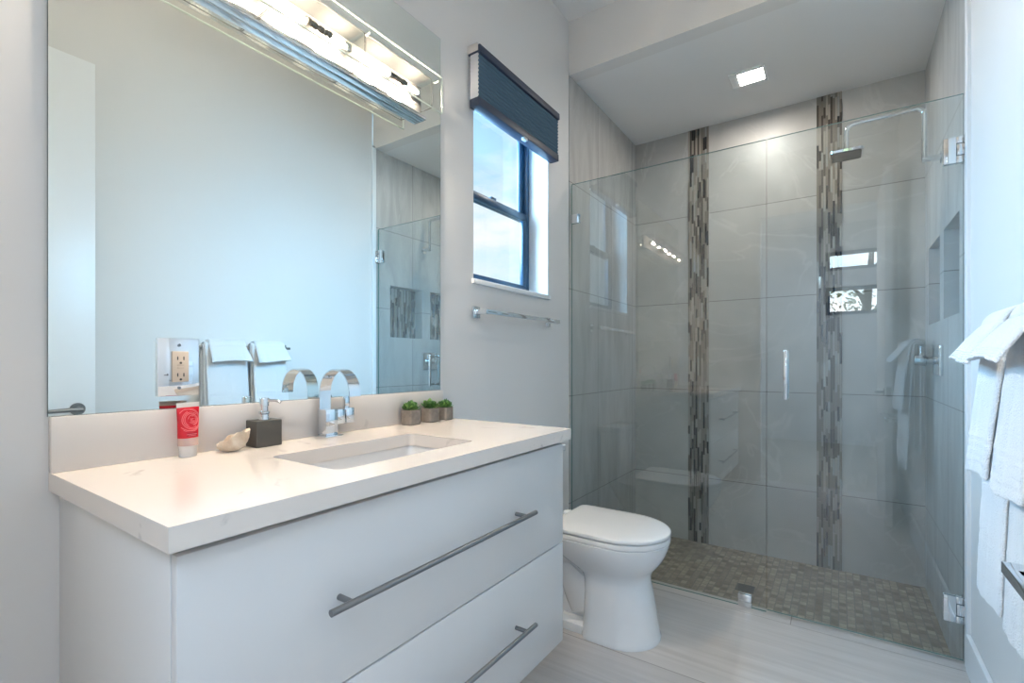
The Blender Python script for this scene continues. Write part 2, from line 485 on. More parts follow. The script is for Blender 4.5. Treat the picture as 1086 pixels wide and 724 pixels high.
# right walls
struct('wall_right', MB().box(XR, XR + .12, -.3, 2.412, 0, ZC), M_wall, 'off-white painted right wall behind the towels', 'wall')
NICH = [(2.585, 2.935, 1.335, 1.743), (3.034, 3.379, 1.335, 1.743)]
mb = MB()
mb.holes(0, XR - .004, 2.412, YB, -.16, ZS + .02, NICH, 0, True)
for (a, b_, c, d) in NICH:
    xi, xf = XR + .088, XR - .004
    mb.quad([(xf, a, c), (xi, a, c), (xi, b_, c), (xf, b_, c)])
    mb.quad([(xf, a, d), (xf, b_, d), (xi, b_, d), (xi, a, d)])
    mb.quad([(xf, a, c), (xf, a, d), (xi, a, d), (xi, a, c)])
    mb.quad([(xf, b_, c), (xi, b_, c), (xi, b_, d), (xf, b_, d)])
    mb.quad([(xi, a, c), (xi, a, d), (xi, b_, d), (xi, b_, c)])
mb.quad([(XR + .13, 2.412, -.16), (XR + .13, YB, -.16), (XR + .13, YB, ZS), (XR + .13, 2.412, ZS)])
struct('wall_shower_right', mb, M_tileY, 'grey stone tiled right shower wall with two niches', 'wall')
struct('trim_jamb', MB().box(XR - .012, XR + .01, 2.405, 2.440, 0, ZS, .002), M_trim, 'narrow pale edge strip where shower tile meets right wall', 'trim')
# header and ceilings
struct('wall_header', MB().box(XL - .02, XR + .02, 2.435, 2.52, ZS, ZC + .05), M_wall, 'off-white bulkhead over the shower opening', 'wall')
struct('ceiling_shower', MB().box(XL - .02, XR + .12, 2.52, YB + .05, ZS, ZS + .06), M_ceil, 'lowered flat ceiling inside the shower', 'ceiling')
struct('ceiling', MB().box(XL - .3, XR + .1, -.3, 2.45, ZC, ZC + .1), M_ceil, 'white main bathroom ceiling above the bulkhead', 'ceiling')
# rear wall with doorway, bedroom beyond
DW = (-.62, .318, 0, 2.505)
mb = MB()
mb.holes(1, YD, XL - .3, XR + .12, 0, ZC, [DW], 0, True)
mb.holes(1, YD - .12, -3.0, 2.2, 0, ZC, [DW], 0)
a, b_, c, d = DW
mb.quad([(a, YD, 0), (a, YD - .12, 0), (a, YD - .12, d), (a, YD, d)])
mb.quad([(b_, YD, 0), (b_, YD, d), (b_, YD - .12, d), (b_, YD - .12, 0)])
mb.quad([(a, YD, d), (a, YD - .12, d), (b_, YD - .12, d), (b_, YD, d)])
struct('wall_rear', mb, M_wall, 'off-white rear bathroom wall with open doorway', 'wall')
BW1, BW2 = (-.16, .49, 1.80, 2.19), (-.16, .49, 2.42, 2.69)
mb = MB()
mb.holes(1, -3.2, -3.0, 2.2, 0, ZC, [BW1, BW2], 0, True)
for (a, b_, c, d) in (BW1, BW2):
    mb.quad([(a, -3.2, c), (a, -3.3, c), (a, -3.3, d), (a, -3.2, d)])
    mb.quad([(b_, -3.2, c), (b_, -3.2, d), (b_, -3.3, d), (b_, -3.3, c)])
    mb.quad([(a, -3.2, d), (a, -3.3, d), (b_, -3.3, d), (b_, -3.2, d)])
    mb.quad([(a, -3.2, c), (b_, -3.2, c), (b_, -3.3, c), (a, -3.3, c)])
mb.holes(1, -3.3, -3.1, 2.3, -.1, ZC + .2, [BW1, BW2], 0)
struct('wall_bedroom', mb, M_wall, 'far bedroom wall with large window, behind the doorway', 'wall')
struct('wall_bedroom_right', MB().box(2.2, 2.3, -3.3, YD - .12, -.1, ZC + .1), M_wall, 'right bedroom wall beyond the doorway', 'wall')
struct('wall_bedroom_left', MB().box(-3.1, -3.0, -3.3, YD - .12, -.1, ZC + .1), M_wall, 'left bedroom wall beyond the doorway', 'wall')
struct('ceiling_bedroom', MB().box(-3.1, 2.3, -3.3, -.3, ZC, ZC + .1), M_ceil, 'bedroom ceiling beyond the doorway', 'ceiling')
struct('floor_bedroom', MB().box(-3.1, 2.3, -3.3, -.3, -.1, 0), M_carpet, 'bedroom floor beyond the doorway', 'floor')

def frame_bars(mb, axis, d0, d1, u0, u1, v0, v1, t):
    """four bars around a rectangle; axis = the thin axis"""
    for a in ((u0, u1, v0, v0 + t), (u0, u1, v1 - t, v1), (u0, u0 + t, v0 + t, v1 - t), (u1 - t, u1, v0 + t, v1 - t)):
        if axis == 0: mb.box(d0, d1, a[0], a[1], a[2], a[3], .003)
        else: mb.box(a[0], a[1], d0, d1, a[2], a[3], .003)
    return mb

# bedroom window (seen as a reflection in the shower glass)
wb = thing('window_2', 'large dark-framed bedroom window with transom behind the doorway', 'window', (-.5, -3.26, 0)); wb['kind'] = 'structure'
mb = MB(); frame_bars(mb, 1, -3.285, -3.235, BW1[0], BW1[1], BW1[2], BW1[3], .05); 
frame_bars(mb, 1, -3.285, -3.235, BW2[0], BW2[1], BW2[2], BW2[3], .05)
mb.build('window_frame', M_winframe, wb)
for q in (BW1, BW2):
    MB().box(q[0] + .04, q[1] - .04, -3.263, -3.257, q[2] + .04, q[3] - .04).build('window_pane', M_pane, wb)

# side window: double hung
XF = XL - WD
w1 = thing('window_1', 'dark-framed double-hung window over the towel bar', 'window', (XF, (y0 + y1) / 2, z0)); w1['kind'] = 'structure'
mb = MB(); frame_bars(mb, 0, XF - .048, XF, y0, y1, z0, z1, .022); mb.build('window_frame', M_winframe, w1)
ZM = 1.905
up = frame_bars(MB(), 0, XF - .042, XF - .023, y0 + .022, y1 - .022, ZM - .015, z1 - .022, .036).build('upper_sash', M_winframe, w1)
lo = frame_bars(MB(), 0, XF - .020, XF - .002, y0 + .022, y1 - .022, z0 + .022, ZM + .022, .036).build('lower_sash', M_winframe, w1)
MB().box(XF - .035, XF - .030, y0 + .05, y1 - .05, ZM + .01, z1 - .05).build('window_pane', M_pane, up)
MB().box(XF - .013, XF - .008, y0 + .05, y1 - .05, z0 + .05, ZM).build('window_pane', M_pane, lo)
lk = MB().box(XF - .022, XF - .002, 1.86, 1.90, ZM + .022, ZM + .034, .003); lk.build('sash_lock', M_winframe, lo)
st = MB().box(XL - .114, XL + .014, y0 - .012, y1 + .012, z0 - .021, z0 + .001, .003); st.build('window_sill', M_trim, w1)

# baseboards
struct('baseboard_right', MB().box(XR - .015, XR - .0005, .80, 2.404, 0, .137, .003), M_trim, 'white baseboard along the right wall under the towels', 'baseboard')
struct('baseboard_left', MB().box(XL + .0005, XL + .015, 1.0, 2.40, 0, .137, .003), M_trim, 'white baseboard along the left wall behind the toilet', 'baseboard')

# ------------------------------------------------------------------ mosaic strips
def mosaic_cols(mb, place, width, z0, z1, ncol, rnd, lo_=.05, hi_=.13, th=.004):
    """place(u, z, d) -> world point"""
    cw = width / ncol
    for c in range(ncol):
        z = z0 - rnd.random() * .08
        while z < z1:
            ln = rnd.uniform(lo_, hi_)
            a, b2 = max(z, z0) + .0008, min(z + ln, z1) - .0008
            if b2 - a > .006:
                u0_, u1_ = c * cw + .0007, (c + 1) * cw - .0007
                r = rnd.random()
                k = 0 if r < .22 else 1 if r < .46 else 2 if r < .64 else 3 if r < .80 else 4 if r < .88 else 5
                t = [th + rnd.uniform(-.0008, .0008) for _ in range(4)]
                pts = [place(u0_, a, t[0]), place(u1_, a, t[1]), place(u1_, b2, t[2]), place(u0_, b2, t[3])]
                bs = [place(u0_, a, 0), place(u1_, a, 0), place(u1_, b2, 0), place(u0_, b2, 0)]
                mb.loft([bs, pts], True, k)
            z += ln
for i, (xa, xb) in enumerate(((-.881, -.744), (-.115, .014))):
    rnd = random.Random(11 + i)
    mb = MB()
    mb.box(xa, xb, YB - .003, YB + .001, ZSF, ZS, mi=6)
    mosaic_cols(mb, lambda u, z, d: (xa + u, YB - .003 - d, z), xb - xa, ZSF, ZS, 11, rnd, .05, .15)
    o = struct('trim_mosaic', mb, M_strip + [M_grout], 'vertical mosaic stripe of thin stone and glass pieces, %s' % ('nearer the left shower wall' if i == 0 else 'behind the shower head'), 'mosaic stripe')
    o['group'] = 'mosaic stripes on the shower back wall'
for i, (a, b_, c, d) in enumerate(NICH):
    rnd = random.Random(31 + i)
    mb = MB(); mb.box(XR + .082, XR + .087, a, b_, c, d, mi=6)
    mosaic_cols(mb, lambda u, z, dd: (XR + .082 - dd, a + u, z), b_ - a, c, d, 22, rnd)
    o = struct('trim_niche', mb, M_strip + [M_grout], 'mosaic lining at the back of the %s shower niche' % ('front' if i == 0 else 'rear'), 'mosaic lining')
    o['group'] = 'mosaic linings of the niches'

# ------------------------------------------------------------------ shower glass
GZ0, GZ1 = .006, 2.152
SPL = -.273
def sheet(x0, x1, y0_, y1_, za, zb):
    """glass slab: clear broad faces, green edges"""
    mb = MB()
    mb.quad([(x0, y0_, za), (x1, y0_, za), (x1, y0_, zb), (x0, y0_, zb)], 0)
    mb.quad([(x1, y1_, za), (x0, y1_, za), (x0, y1_, zb), (x1, y1_, zb)], 0)
    e = .0002
    mb.quad([(x0, y0_, zb), (x1, y0_, zb), (x1, y1_, zb), (x0, y1_, zb)], 1)
    mb.quad([(x0, y1_, za), (x1, y1_, za), (x1, y0_, za), (x0, y0_, za)], 1)
    mb.quad([(x0, y1_, za), (x0, y0_, za), (x0, y0_, zb), (x0, y1_, zb)], 1)
    mb.quad([(x1, y0_, za), (x1, y1_, za), (x1, y1_, zb), (x1, y0_, zb)], 1)
    return mb
YA, YZ = YG, YG + .010
p = thing('shower_glass_panel', 'fixed clear glass shower panel behind the toilet', 'glass panel', (-.77, YG, 0))
sheet(XL + .006, SPL - .002, YA, YZ, 0.0005, GZ1).build('glass_sheet', [M_glass, M_glassedge], p, False)
mb = MB(); mb.box(XL + .0045, XL + .055, YA - .008, YA - .0005, 1.925, 1.978, .003); mb.box(XL + .0045, XL + .055, YZ + .0005, YZ + .008, 1.925, 1.978, .003)
mb.build('clip', M_chrome, p)
mb = MB(); mb.box(-.392, -.334, YA - .008, YA - .0005, .0005, .058, .003); mb.box(-.392, -.334, YZ + .0005, YZ + .008, .0005, .058, .003)
mb.build('clip', M_chrome, p)
d = thing('hinged_shower_screen', 'hinged clear glass shower door with chrome pull handle', 'shower door', (.06, YG, .01)); d['kind'] = 'thing'
sheet(SPL + .002, XR - .012, YA, YZ, .010, GZ1).build('glass_sheet', [M_glass, M_glassedge], d, False)
for zc in (1.941, .200):
    mb = MB()
    for (ya, yb) in ((YA - .009, YA - .0005), (YZ + .0005, YZ + .009)):
        h = .049
        mb.box(.330, .366, ya, yb, zc - h, zc + h, .002)
        mb.box(.366, .386, ya, yb, zc + .024, zc + h, .002)
        mb.box(.366, .386, ya, yb, zc - h, zc - .024, .002)
    hg = mb.build('hinge', M_chrome, d)
    mb = MB()
    mb.box(.368, XR - .0125, YA - .009, YA - .0005, zc - .021, zc + .021, .002)
    mb.box(.368, XR - .0125, YZ + .0005, YZ + .009, zc - .021, zc + .021, .002)
    mb.box(XR - .013, XR - .0045, YA - .024, YZ + .024, zc - .049, zc + .049, .002)
    mb.build('wall_plate', M_chrome, hg)
mb = MB()
for s_, yy in ((-1, YA), (1, YZ)):
    yc = yy + s_ * .040
    mb.box(-.203, -.187, yc - .007, yc + .007, .972, 1.192, .004)
    for zz in (.985, 1.179):
        a_, b2 = sorted((yy + s_ * .0005, yc))
        mb.box(-.201, -.189, a_, b2, zz - .006, zz + .006, .002)
mb.build('handle', M_chrome, d)

# ------------------------------------------------------------------ vanity
VY0, VY1 = .279, 1.376
v = thing('vanity_cabinet', 'white wall-hung vanity cabinet with two drawers under the countertop', 'vanity cabinet', (-1.0, .83, .24))
mb = MB()
XBk, XFr = XL + .0005, -.757
T = .018
mb.box(XBk, XFr, VY0, VY0 + T, .240, .8875, .0012)
mb.box(XBk, XFr, VY1 - T, VY1, .240, .8875, .0012)
mb.box(XBk, XFr, VY0 + T, VY1 - T, .240, .258, .001)
mb.box(XBk, XBk + T, VY0 + T, VY1 - T, .258, .8875, .001)
mb.box(XFr - .02, XFr, VY0 + T, VY1 - T, .852, .8875, .001)
mb.build('cabinet_body', M_cab, v)
for (za, zb, hz) in ((.5605, .8745, .718), (.2405, .5565, .404)):
    dr = MB().box(XFr + .002, -.738, VY0 + .001, VY1 - .001, za, zb, .0015).box(XFr - .42, XFr + .002, VY0 + .03, VY0 + .042, za + .04, zb - .09).box(XFr - .42, XFr + .002, VY1 - .042, VY1 - .03, za + .04, zb - .09).build('drawer', M_cab, v)
    mb = MB()
    xb = -.700
    mb.tube([(xb, .491, hz), (xb, 1.146, hz)], .0063, 20)
    for yy in (.535, 1.102):
        mb.tube([(-.7385, yy, hz), (xb, yy, hz)], .0055, 16)
    mb.build('handle', M_brushed, dr)

# countertop with rounded rectangular cut-out
CZ1, CZ0 = .923, .888
CX0, CX1, CY0, CY1 = XL + .0005, -.718, .263, 1.392
SX0, SX1, SY0, SY1 = -1.068, -.818, .590, 1.022
ct = thing('countertop', 'white veined quartz countertop with backsplash on the vanity', 'countertop', (-1.0, .83, CZ0))
def plate_with_hole(outer, inner, z0_, z1_):
    b = bmesh.new()
    def loop(pts, z):
        vs = [b.verts.new((x, y, z)) for x, y in pts]
        es = [b.edges.new((vs[i], vs[(i + 1) % len(vs)])) for i in range(len(vs))]
        return vs, es
    for z in (z1_, z0_):
        vo, eo = loop(outer, z); vi, ei = loop(inner, z)
        bmesh.ops.triangle_fill(b, use_beauty=True, use_dissolve=False, edges=eo + ei)
        if z == z1_: to, ti = vo, vi
        else: bo, bi = vo, vi
    for A, B in ((to, bo), (ti, bi)):
        n = len(A)
        for i in range(n):
            b.faces.new((A[i], A[(i + 1) % n], B[(i + 1) % n], B[i]))
    bmesh.ops.recalc_face_normals(b, faces=b.faces[:])
    return b
mb = MB()
hole = rrect(SX0, SX1, SY0, SY1, .022)
mb._merge(plate_with_hole([(CX0, CY0), (CX1, CY0), (CX1, CY1), (CX0, CY1)], hole, CZ0, CZ1))
mb.build('slab', M_quartz, ct)
MB().box(XL + .0005, -1.25, CY0, 1.367, CZ1, 1.031, .0015).build('backsplash', M_quartz, ct)
# sink
sk = thing('sink', 'white rectangular undermount sink set in the quartz countertop', 'sink', (-.943, .806, .75))
mb = MB()
def ring(x0, x1, yy0, yy1, r, z): return [(x, y, z) for x, y in rrect(x0, x1, yy0, yy1, r)]
e = .004
rings = [ring(SX0 - .02, SX1 + .02, SY0 - .02, SY1 + .02, .04, .8872),
         ring(SX0 - e, SX1 + e, SY0 - e, SY1 + e, .024, .8872),
         ring(SX0 - e + .002, SX1 + e - .002, SY0, SY1, .028, .875),
         ring(SX0 + .008, SX1 - .008, SY0 + .01, SY1 - .01, .035, .80),
         ring(SX0 + .018, SX1 - .018, SY0 + .02, SY1 - .02, .045, .772),
         ring(SX0 + .045, SX1 - .045, SY0 + .05, SY1 - .05, .05, .762),
         ring(-.968, -.918, .781, .831, .0249, .757)]
mb.loft(rings, False)
ro = [[(p_[0] + (-.943 - p_[0]) * -.05, p_[1] + (.806 - p_[1]) * -.04, p_[2] - .006) for p_ in r] for r in rings]
mb.loft(ro, False)
mb.build('basin', M_sinkc, sk)
MB().lathe([(.0, .0), (.024, 0), (.025, .002), (.022, .004), (.012, .005), (0, .0052)], (-.943, .806, .7572), 28).build('drain', M_chrome, sk)

# ------------------------------------------------------------------ mirror
mr = thing('wall_mirror', 'large frameless wall mirror above the vanity', 'mirror', (XL, .814, 1.031))
mb = MB()
XM = XL + .006
mb.box(XL + .0003, XM - .0002, .261, 1.367, 1.0315, 2.377, mi=1)
mb.quad([(XM, .2615, 1.032), (XM, 1.3665, 1.032), (XM, 1.3665, 2.3765), (XM, .2615, 2.3765)], 0)
mb.build('mirror_sheet', [M_mirror, M_mirroredge], mr, False)

# ------------------------------------------------------------------ vanity light
vl = thing('vanity_light', 'long chrome and glass vanity light fixed over the mirror', 'wall lamp', (XM, .814, 2.014))
LX = XM + .0005
MB().box(LX, LX + .029, .368, 1.260, 2.012, 2.026, .001).build('rail', M_chrome, vl)
MB().box(LX, LX + .008, .372, 1.256, 2.0262, 2.1335, .002).build('back_plate', M_frost, vl)
PXF = -1.168
for k in range(3):
    ya, yb = .372 + k * .2905, .372 + k * .2905 + .286
    mb = MB()
    # side, bottom, top panes of one glass box
    xa, xb = LX + .013, -1.1865
    z0_, z1_ = 2.034, 2.133
    t = .004
    mb.box(xa, xb, ya, ya + t, z0_, z1_)
    mb.box(xa, xb, yb - t, yb, z0_, z1_)
    mb.box(xa, xb, ya + t, yb - t, z0_, z0_ + t)
    mb.box(xb - t, xb, ya + t, yb - t, z0_ + t, z1_)
    bx = mb.build('glass_box', M_lampglass, vl, False)
    MB().box(LX + .0085, xb - .0045, ya + .0045, yb - .0045, z1_ + .0005, z1_ + .0015).build('frosted_top', M_frostT, bx, False)
    mb = MB()
    q = .0012
    for yy in (ya, yb):
        mb.tube([(xb, yy, z0_), (xb, yy, z1_)], q, 8); mb.tube([(xa, yy, z0_), (xb, yy, z0_)], q, 8)
    mb.tube([(xb, ya, z1_), (xb, yb, z1_)], q, 8); mb.tube([(xb, ya, z0_), (xb, yb, z0_)], q, 8)
    mb.build('box_edge', M_boxedge, bx)
    for j in (0, 1):
        yc = ya + .078 + j * .130
        zc = 2.078; xc = -1.216
        mb = MB(); mb.tube([(xc, yc - .03, zc), (xc, yc - .024, zc), (xc, yc + .024, zc), (xc, yc + .03, zc)], [.004, .0075, .0075, .004], 14)
        mb.build('bulb', M_bulb, vl)
        mb = MB(); mb.box(xc - .009, xc + .009, yc + .0305, yc + .048, zc - .012, zc + .012, .002)
        mb.tube([(LX + .008, yc + .040, zc), (xc - .008, yc + .040, zc)], .005, 12)
        mb.build('bulb_socket', M_chrome, vl)
    # cut glass rod running through the box
    mb = MB(); rnd = random.Random(k)
    zz = 2.072
    pts = [(-1.203, ya + .105 + i * .0042, zz) for i in range(20)]
    mb.tube(pts, [.0085 + rnd.uniform(-.0022, .0022) for _ in pts], 8)
    mb.build('cut_glass_rod', M_cut, vl, False)
mb = MB(); mb.box(PXF, PXF + .006, .360, 1.268, 2.019, 2.146)
fp = mb.build('front_glass', M_lampglass, vl, False)
mb = MB(); q = .0026
for (A_, B_) in (((.360, 2.019), (.360, 2.146)), ((1.268, 2.019), (1.268, 2.146)), ((.360, 2.146), (1.268, 2.146)), ((.360, 2.019), (1.268, 2.019))):
    mb.tube([(PXF + .003, A_[0], A_[1]), (PXF + .003, B_[0], B_[1])], q, 8)
for yy in (.375, 1.253, .663, .953):
    mb.tube([(-1.1865, yy, 2.128), (PXF, yy, 2.128)], .003, 10)
mb.build('front_glass_edge', M_lampedge, fp)

# ------------------------------------------------------------------ outlet on the mirror
ol = thing('wall_outlet', 'almond double outlet in a mirrored cover plate on the mirror', 'power outlet', (XM, .48, 1.06))
ox = XM + .0004
MB().box(ox, ox + .008, .439, .524, 1.060, 1.192, .002).build('cover_plate', pm('mirrored_plate', (.86, .87, .89), .03, 1.0), ol)
MB().box(ox + .0082, ox + .0125, .466, .500, 1.092, 1.162, .0012).build('receptacle', M_almond, ol)
for zc in (1.146, 1.108):
    for dy in (-.0062, .0062):
        MB().box(ox + .0122, ox + .0128, .483 + dy - .0011, .483 + dy + .0011, zc - .004, zc + .004).build('slot', M_dark, ol)
    MB().tube([(ox + .0122, .483, zc - .0105), (ox + .0128, .483, zc - .0105)], .0026, 12).build('slot', M_dark, ol)
M_button = pm('almond_button', (.66, .52, .40), .4)
for zz in (1.1245, 1.1305): MB().box(ox + .0122, ox + .0134, .476, .490, zz - .002, zz + .002, .0005).build('test_button', M_button, ol)
for zz in (1.176, 1.078): MB().tube([(ox + .008, .4815, zz), (ox + .0092, .4815, zz)], .0035, 14).build('screw', M_brushed, ol)

# ------------------------------------------------------------------ faucet
fa = thing('faucet', 'chrome single-hole faucet with arched ribbon spout behind the sink', 'faucet', (-1.22, .845, CZ1))
FY0, FY1 = .826, .866
MB().box(-1.246, -1.188, .815, .876, CZ1 + .0003, CZ1 + .0055, .0015).build('base_plate', M_chrome, fa)
mb = MB(); mb.box(-1.241, -1.201, FY0, FY1, CZ1 + .0055, 1.002, .0012); mb.box(-1.239, -1.203, FY1, .892, .957, 1.0, .0012)
mb.build('faucet_body', M_chrome, fa)
hd = MB().box(-1.241, -1.199, .8945, .921, .958, 1.002, .0015).build('handle', M_chrome, fa)
MB().box(-1.226, -1.214, .900, .9165, 1.002, 1.036, .0012).build('lever', M_chrome, hd)
prof = [(-1.2345, 1.0021), (-1.2345, 1.02), (-1.2345, 1.035)] + [(-1.167 + .0675 * math.cos(math.radians(a)), 1.049 + .0675 * math.sin(math.radians(a))) for a in range(180, -1, -6)] + [(-1.0995, 1.043)]
mb = MB(); rg = []
for i, (x, z) in enumerate(prof):
    a, b_ = prof[max(i - 1, 0)], prof[min(i + 1, len(prof) - 1)]
    tx, tz = b_[0] - a[0], b_[1] - a[1]; ll = math.hypot(tx, tz); nx, nzz = -tz / ll, tx / ll
    h = .0018
    rg.append([(x + nx * h, FY0 + .002, z + nzz * h), (x + nx * h, FY1 - .002, z + nzz * h), (x - nx * h, FY1 - .002, z - nzz * h), (x - nx * h, FY0 + .002, z - nzz * h)])
mb.loft(rg)
mb.build('spout', M_chrome, fa)

# ------------------------------------------------------------------ soap dispenser
sd = thing('soap_dispenser', 'dark grey square soap dispenser with chrome pump beside the shell', 'soap dispenser', (-1.22, .66, CZ1))
MB().box(-1.2475, -1.194, .627, .693, CZ1 + .0004, .990, .0025).build('bottle', M_soap, sd)
mb = MB(); cx_, cy2 = -1.220, .660
mb.lathe([(.0125, 0), (.0125, .004), (.0115, .006), (.0115, .014), (.0135, .016), (.0135, .020), (.0095, .022), (.0095, .034), (.0115, .035), (.0115, .053), (.010, .0555), (0, .056)], (cx_, cy2, .9902), 28)
pu = mb.build('pump', M_chrome, sd)
MB().tube([(cx_ + .008, cy2 + .006, 1.039), (cx_ + .028, cy2 + .018, 1.0385), (cx_ + .036, cy2 + .023, 1.034)], [.004, .0035, .003], 12).build('nozzle', M_chrome, pu)

# ------------------------------------------------------------------ shell
def shell():
    mb = MB(); b = bmesh.new()
    nu, nv = 40, 16
    V = []
    for i in range(nv):
        t = i / (nv - 1)              # 0 bottom .. 1 rim
        row = []
        for j in range(nu):
            a = 2 * PI * j / nu
            r = math.sin(t * PI * .5) ** .75
            el = 1 + .28 * math.cos(a) + .05 * math.sin(3 * a + 1)
            rip = 1 + .05 * math.sin(9 * a) * t + .03 * math.sin(17 * a + 2) * t
            x = .034 * r * el * rip * math.cos(a)
            y = .021 * r * rip * math.sin(a)
            z = .030 * (1 - math.cos(t * PI * .5)) * (1 + .55 * math.cos(a) * t) + .004 * math.sin(5 * a) * t
            row.append(Vector((x, y, z)))
        V.append(row)
    inner = [[Vector((p.x * .82, p.y * .78, p.z * .9 + .003)) for p in r] for r in reversed(V)]
    rings = V + inner
    for r in rings:
        for p in r:
            n_ = mnoise.noise(p * 170) * .0014
            p.x += n_; p.z += abs(n_)
    mb.loft(rings)
    for v_ in mb.bm.verts:
        x, y, z = v_.co
        c_, s_ = math.cos(1.05), math.sin(1.05)
        v_.co = Vector((-1.207 + x * c_ - y * s_, .566 + x * s_ + y * c_, CZ1 + .001 + max(z, 0) * 1.05))
    return mb
solo('seashell', shell(), M_shell, 'cream rough-ridged seashell lying between red tube and soap dispenser', 'seashell')

# ------------------------------------------------------------------ red tube
tb = thing('lotion_tube', 'red and white squeeze tube standing on its cap by the backsplash', 'tube', (-1.222, .487, CZ1))
ta = math.radians(14)
def tub(u, wv, z):   # u across, wv thickness
    return (-1.224 + wv * math.cos(ta) + u * math.sin(-ta), .487 + u * math.cos(ta) + wv * math.sin(ta), CZ1 + z)
def trings(z0_, z1_, n, f):
    R = []
    for i in range(n + 1):
        z = z0_ + (z1_ - z0_) * i / n
        hw, ht = f(z)
        R.append([tub(hw * math.copysign(abs(math.cos(a)) ** .8, math.cos(a)), ht * math.copysign(abs(math.sin(a)) ** .8, math.sin(a)), z) for a in [2 * PI * k / 28 for k in range(28)]])
    return R
def prof_t(z):
    t = max(0, min(1, (z - .026) / .088))
    return .0192 + .0075 * t, .0165 * (1 - t) ** .8 + .0012
MB().loft([[tub(r * math.cos(a), r * .85 * math.sin(a), z) for a in [2 * PI * k / 28 for k in range(28)]] for r, z in ((.0175, .0004), (.0185, .002), (.0185, .023), (.0178, .0255))]).build('cap', M_tubew, tb)
MB().loft(trings(.0258, .043, 4, prof_t)).build('clear_neck', pm('clear_tube_band', (.62, .42, .36), .15), tb)
bd = MB().loft(trings(.0431, .112, 12, prof_t)).build('tube_body', M_red, tb)
MB().loft(trings(.1121, .1225, 2, lambda z: (.0268, .0012))).build('crimp', M_tubew, tb)
mb = MB()
def on_front(u, z, lift=.0004):
    hw, ht = prof_t(z)
    k = max(0.0, 1 - (abs(u) / hw) ** 2.5) ** .5
    return tub(u, ht * k + lift, z)
for (cu, cz_, rads) in ((.006, .083, (.003, .006, .009, .0115)), (.002, .083, (.0145, .0175, .0205)), (-.002, .083, (.0235, .026))):
    for r in rads:
        a0 = r * 400
        pts = []
        for i in range(27):
            a = a0 + i / 26 * 4.6
            u, z = cu + r * math.cos(a), cz_ + r * math.sin(a)
            if abs(u) < .0225 and .058 < z < .108: pts.append(on_front(u, z))
        if len(pts) > 3: mb.tube(pts, .00075, 6)
mb.build('swirl_print', M_pink, bd)
mb = MB()
P = [[on_front(-.0185 + .037 * i / 10, z, .0003) for i in range(11)] for z in (.046, .054)]
mb.grid(P)
mb.build('dark_band', M_red2, bd)
mb = MB()
for z, hw in ((.0515, .012), (.0485, .009)):
    mb.grid([[on_front(-hw + 2 * hw * i / 8, zz, .0006) for i in range(9)] for zz in (z - .0006, z + .0006)])
mb.build('print_line', M_pink, bd)

# ------------------------------------------------------------------ three succulents
def succulent(loc, s, label, seed):
    rnd = random.Random(seed)
    t = thing('potted_succulent', label, 'potted plant', loc, 'succulents in grey pots on the countertop')
    x, y, z = loc
    h = s * 1.02
    mb = MB()
    rr = lambda k, zz: [(x + a, y + b_, z + zz) for a, b_ in rrect(-k, k, -k, k, .008, 4)]
    k = s / 2
    mb.loft([rr(k - .002, .0004), rr(k, .003), rr(k, h - .001), rr(k - .001, h), rr(k - .005, h), rr(k - .005, h - .006)], True)
    mb.build('pot', M_pot, t)
    m2 = MB(); m2.loft([rr(k - .0055, h - .0065), rr(k - .0055, h - .004)]); m2.build('soil', M_soil, t)
    for q in range(7):
        ox_, oy_ = (0, 0) if q == 0 else (.30 * s * math.cos(q * 1.047 + seed), .32 * s * math.sin(q * 1.047 + seed))
        mb = MB(); top = s * (.45 if q == 0 else rnd.uniform(.18, .36))
        mb.tube([(x + ox_, y + oy_, z + h - .005), (x + ox_, y + oy_, z + h + top * .6)], .0018, 8)
        for i in range(15):
            f = i / 14
            a = i * 2.4 + rnd.random(); el = .1 + 1.15 * f
            ln = s * (.42 - .12 * f) * rnd.uniform(.85, 1.15)
            d_ = Vector((math.cos(a) * math.cos(el), math.sin(a) * math.cos(el), math.sin(el)))
            b0 = Vector((x + ox_, y + oy_, z + h + top * f * .7))
            ln = min(ln, (b0.x + 1.2475) / max(-d_.x, .01) if d_.x < 0 else ln)
            side = d_.cross(Vector((0, 0, 1))).normalized(); nn = side.cross(d_)
            R = []
            for tt, wd, th in ((0, .25, .10), (.3, .7, .18), (.62, 1.0, .2), (.85, .7, .14), (1.0, .1, .03)):
                c_ = b0 + d_ * ln * tt + nn * (-.12 * ln * tt * (1 - tt)) + Vector((0, 0, .25 * ln * tt * tt))
                R.append([c_ + side * (.30 * ln * wd * math.cos(u)) + nn * (.26 * ln * th * math.sin(u)) for u in [2 * PI * j / 8 for j in range(8)]])
            mb.loft(R, True, 0 if rnd.random() < .65 else 1)
        mb.build('rosette', [M_leaf, M_leaf2], t)
succulent((-1.216, 1.166, CZ1), .05, 'small green succulent in grey square pot, nearest the faucet', 1)
succulent((-1.217, 1.262, CZ1), .049, 'small green succulent in grey square pot, middle of the three', 2)
succulent((-1.219, 1.344, CZ1), .046, 'small green succulent in grey square pot at the counter end', 3)

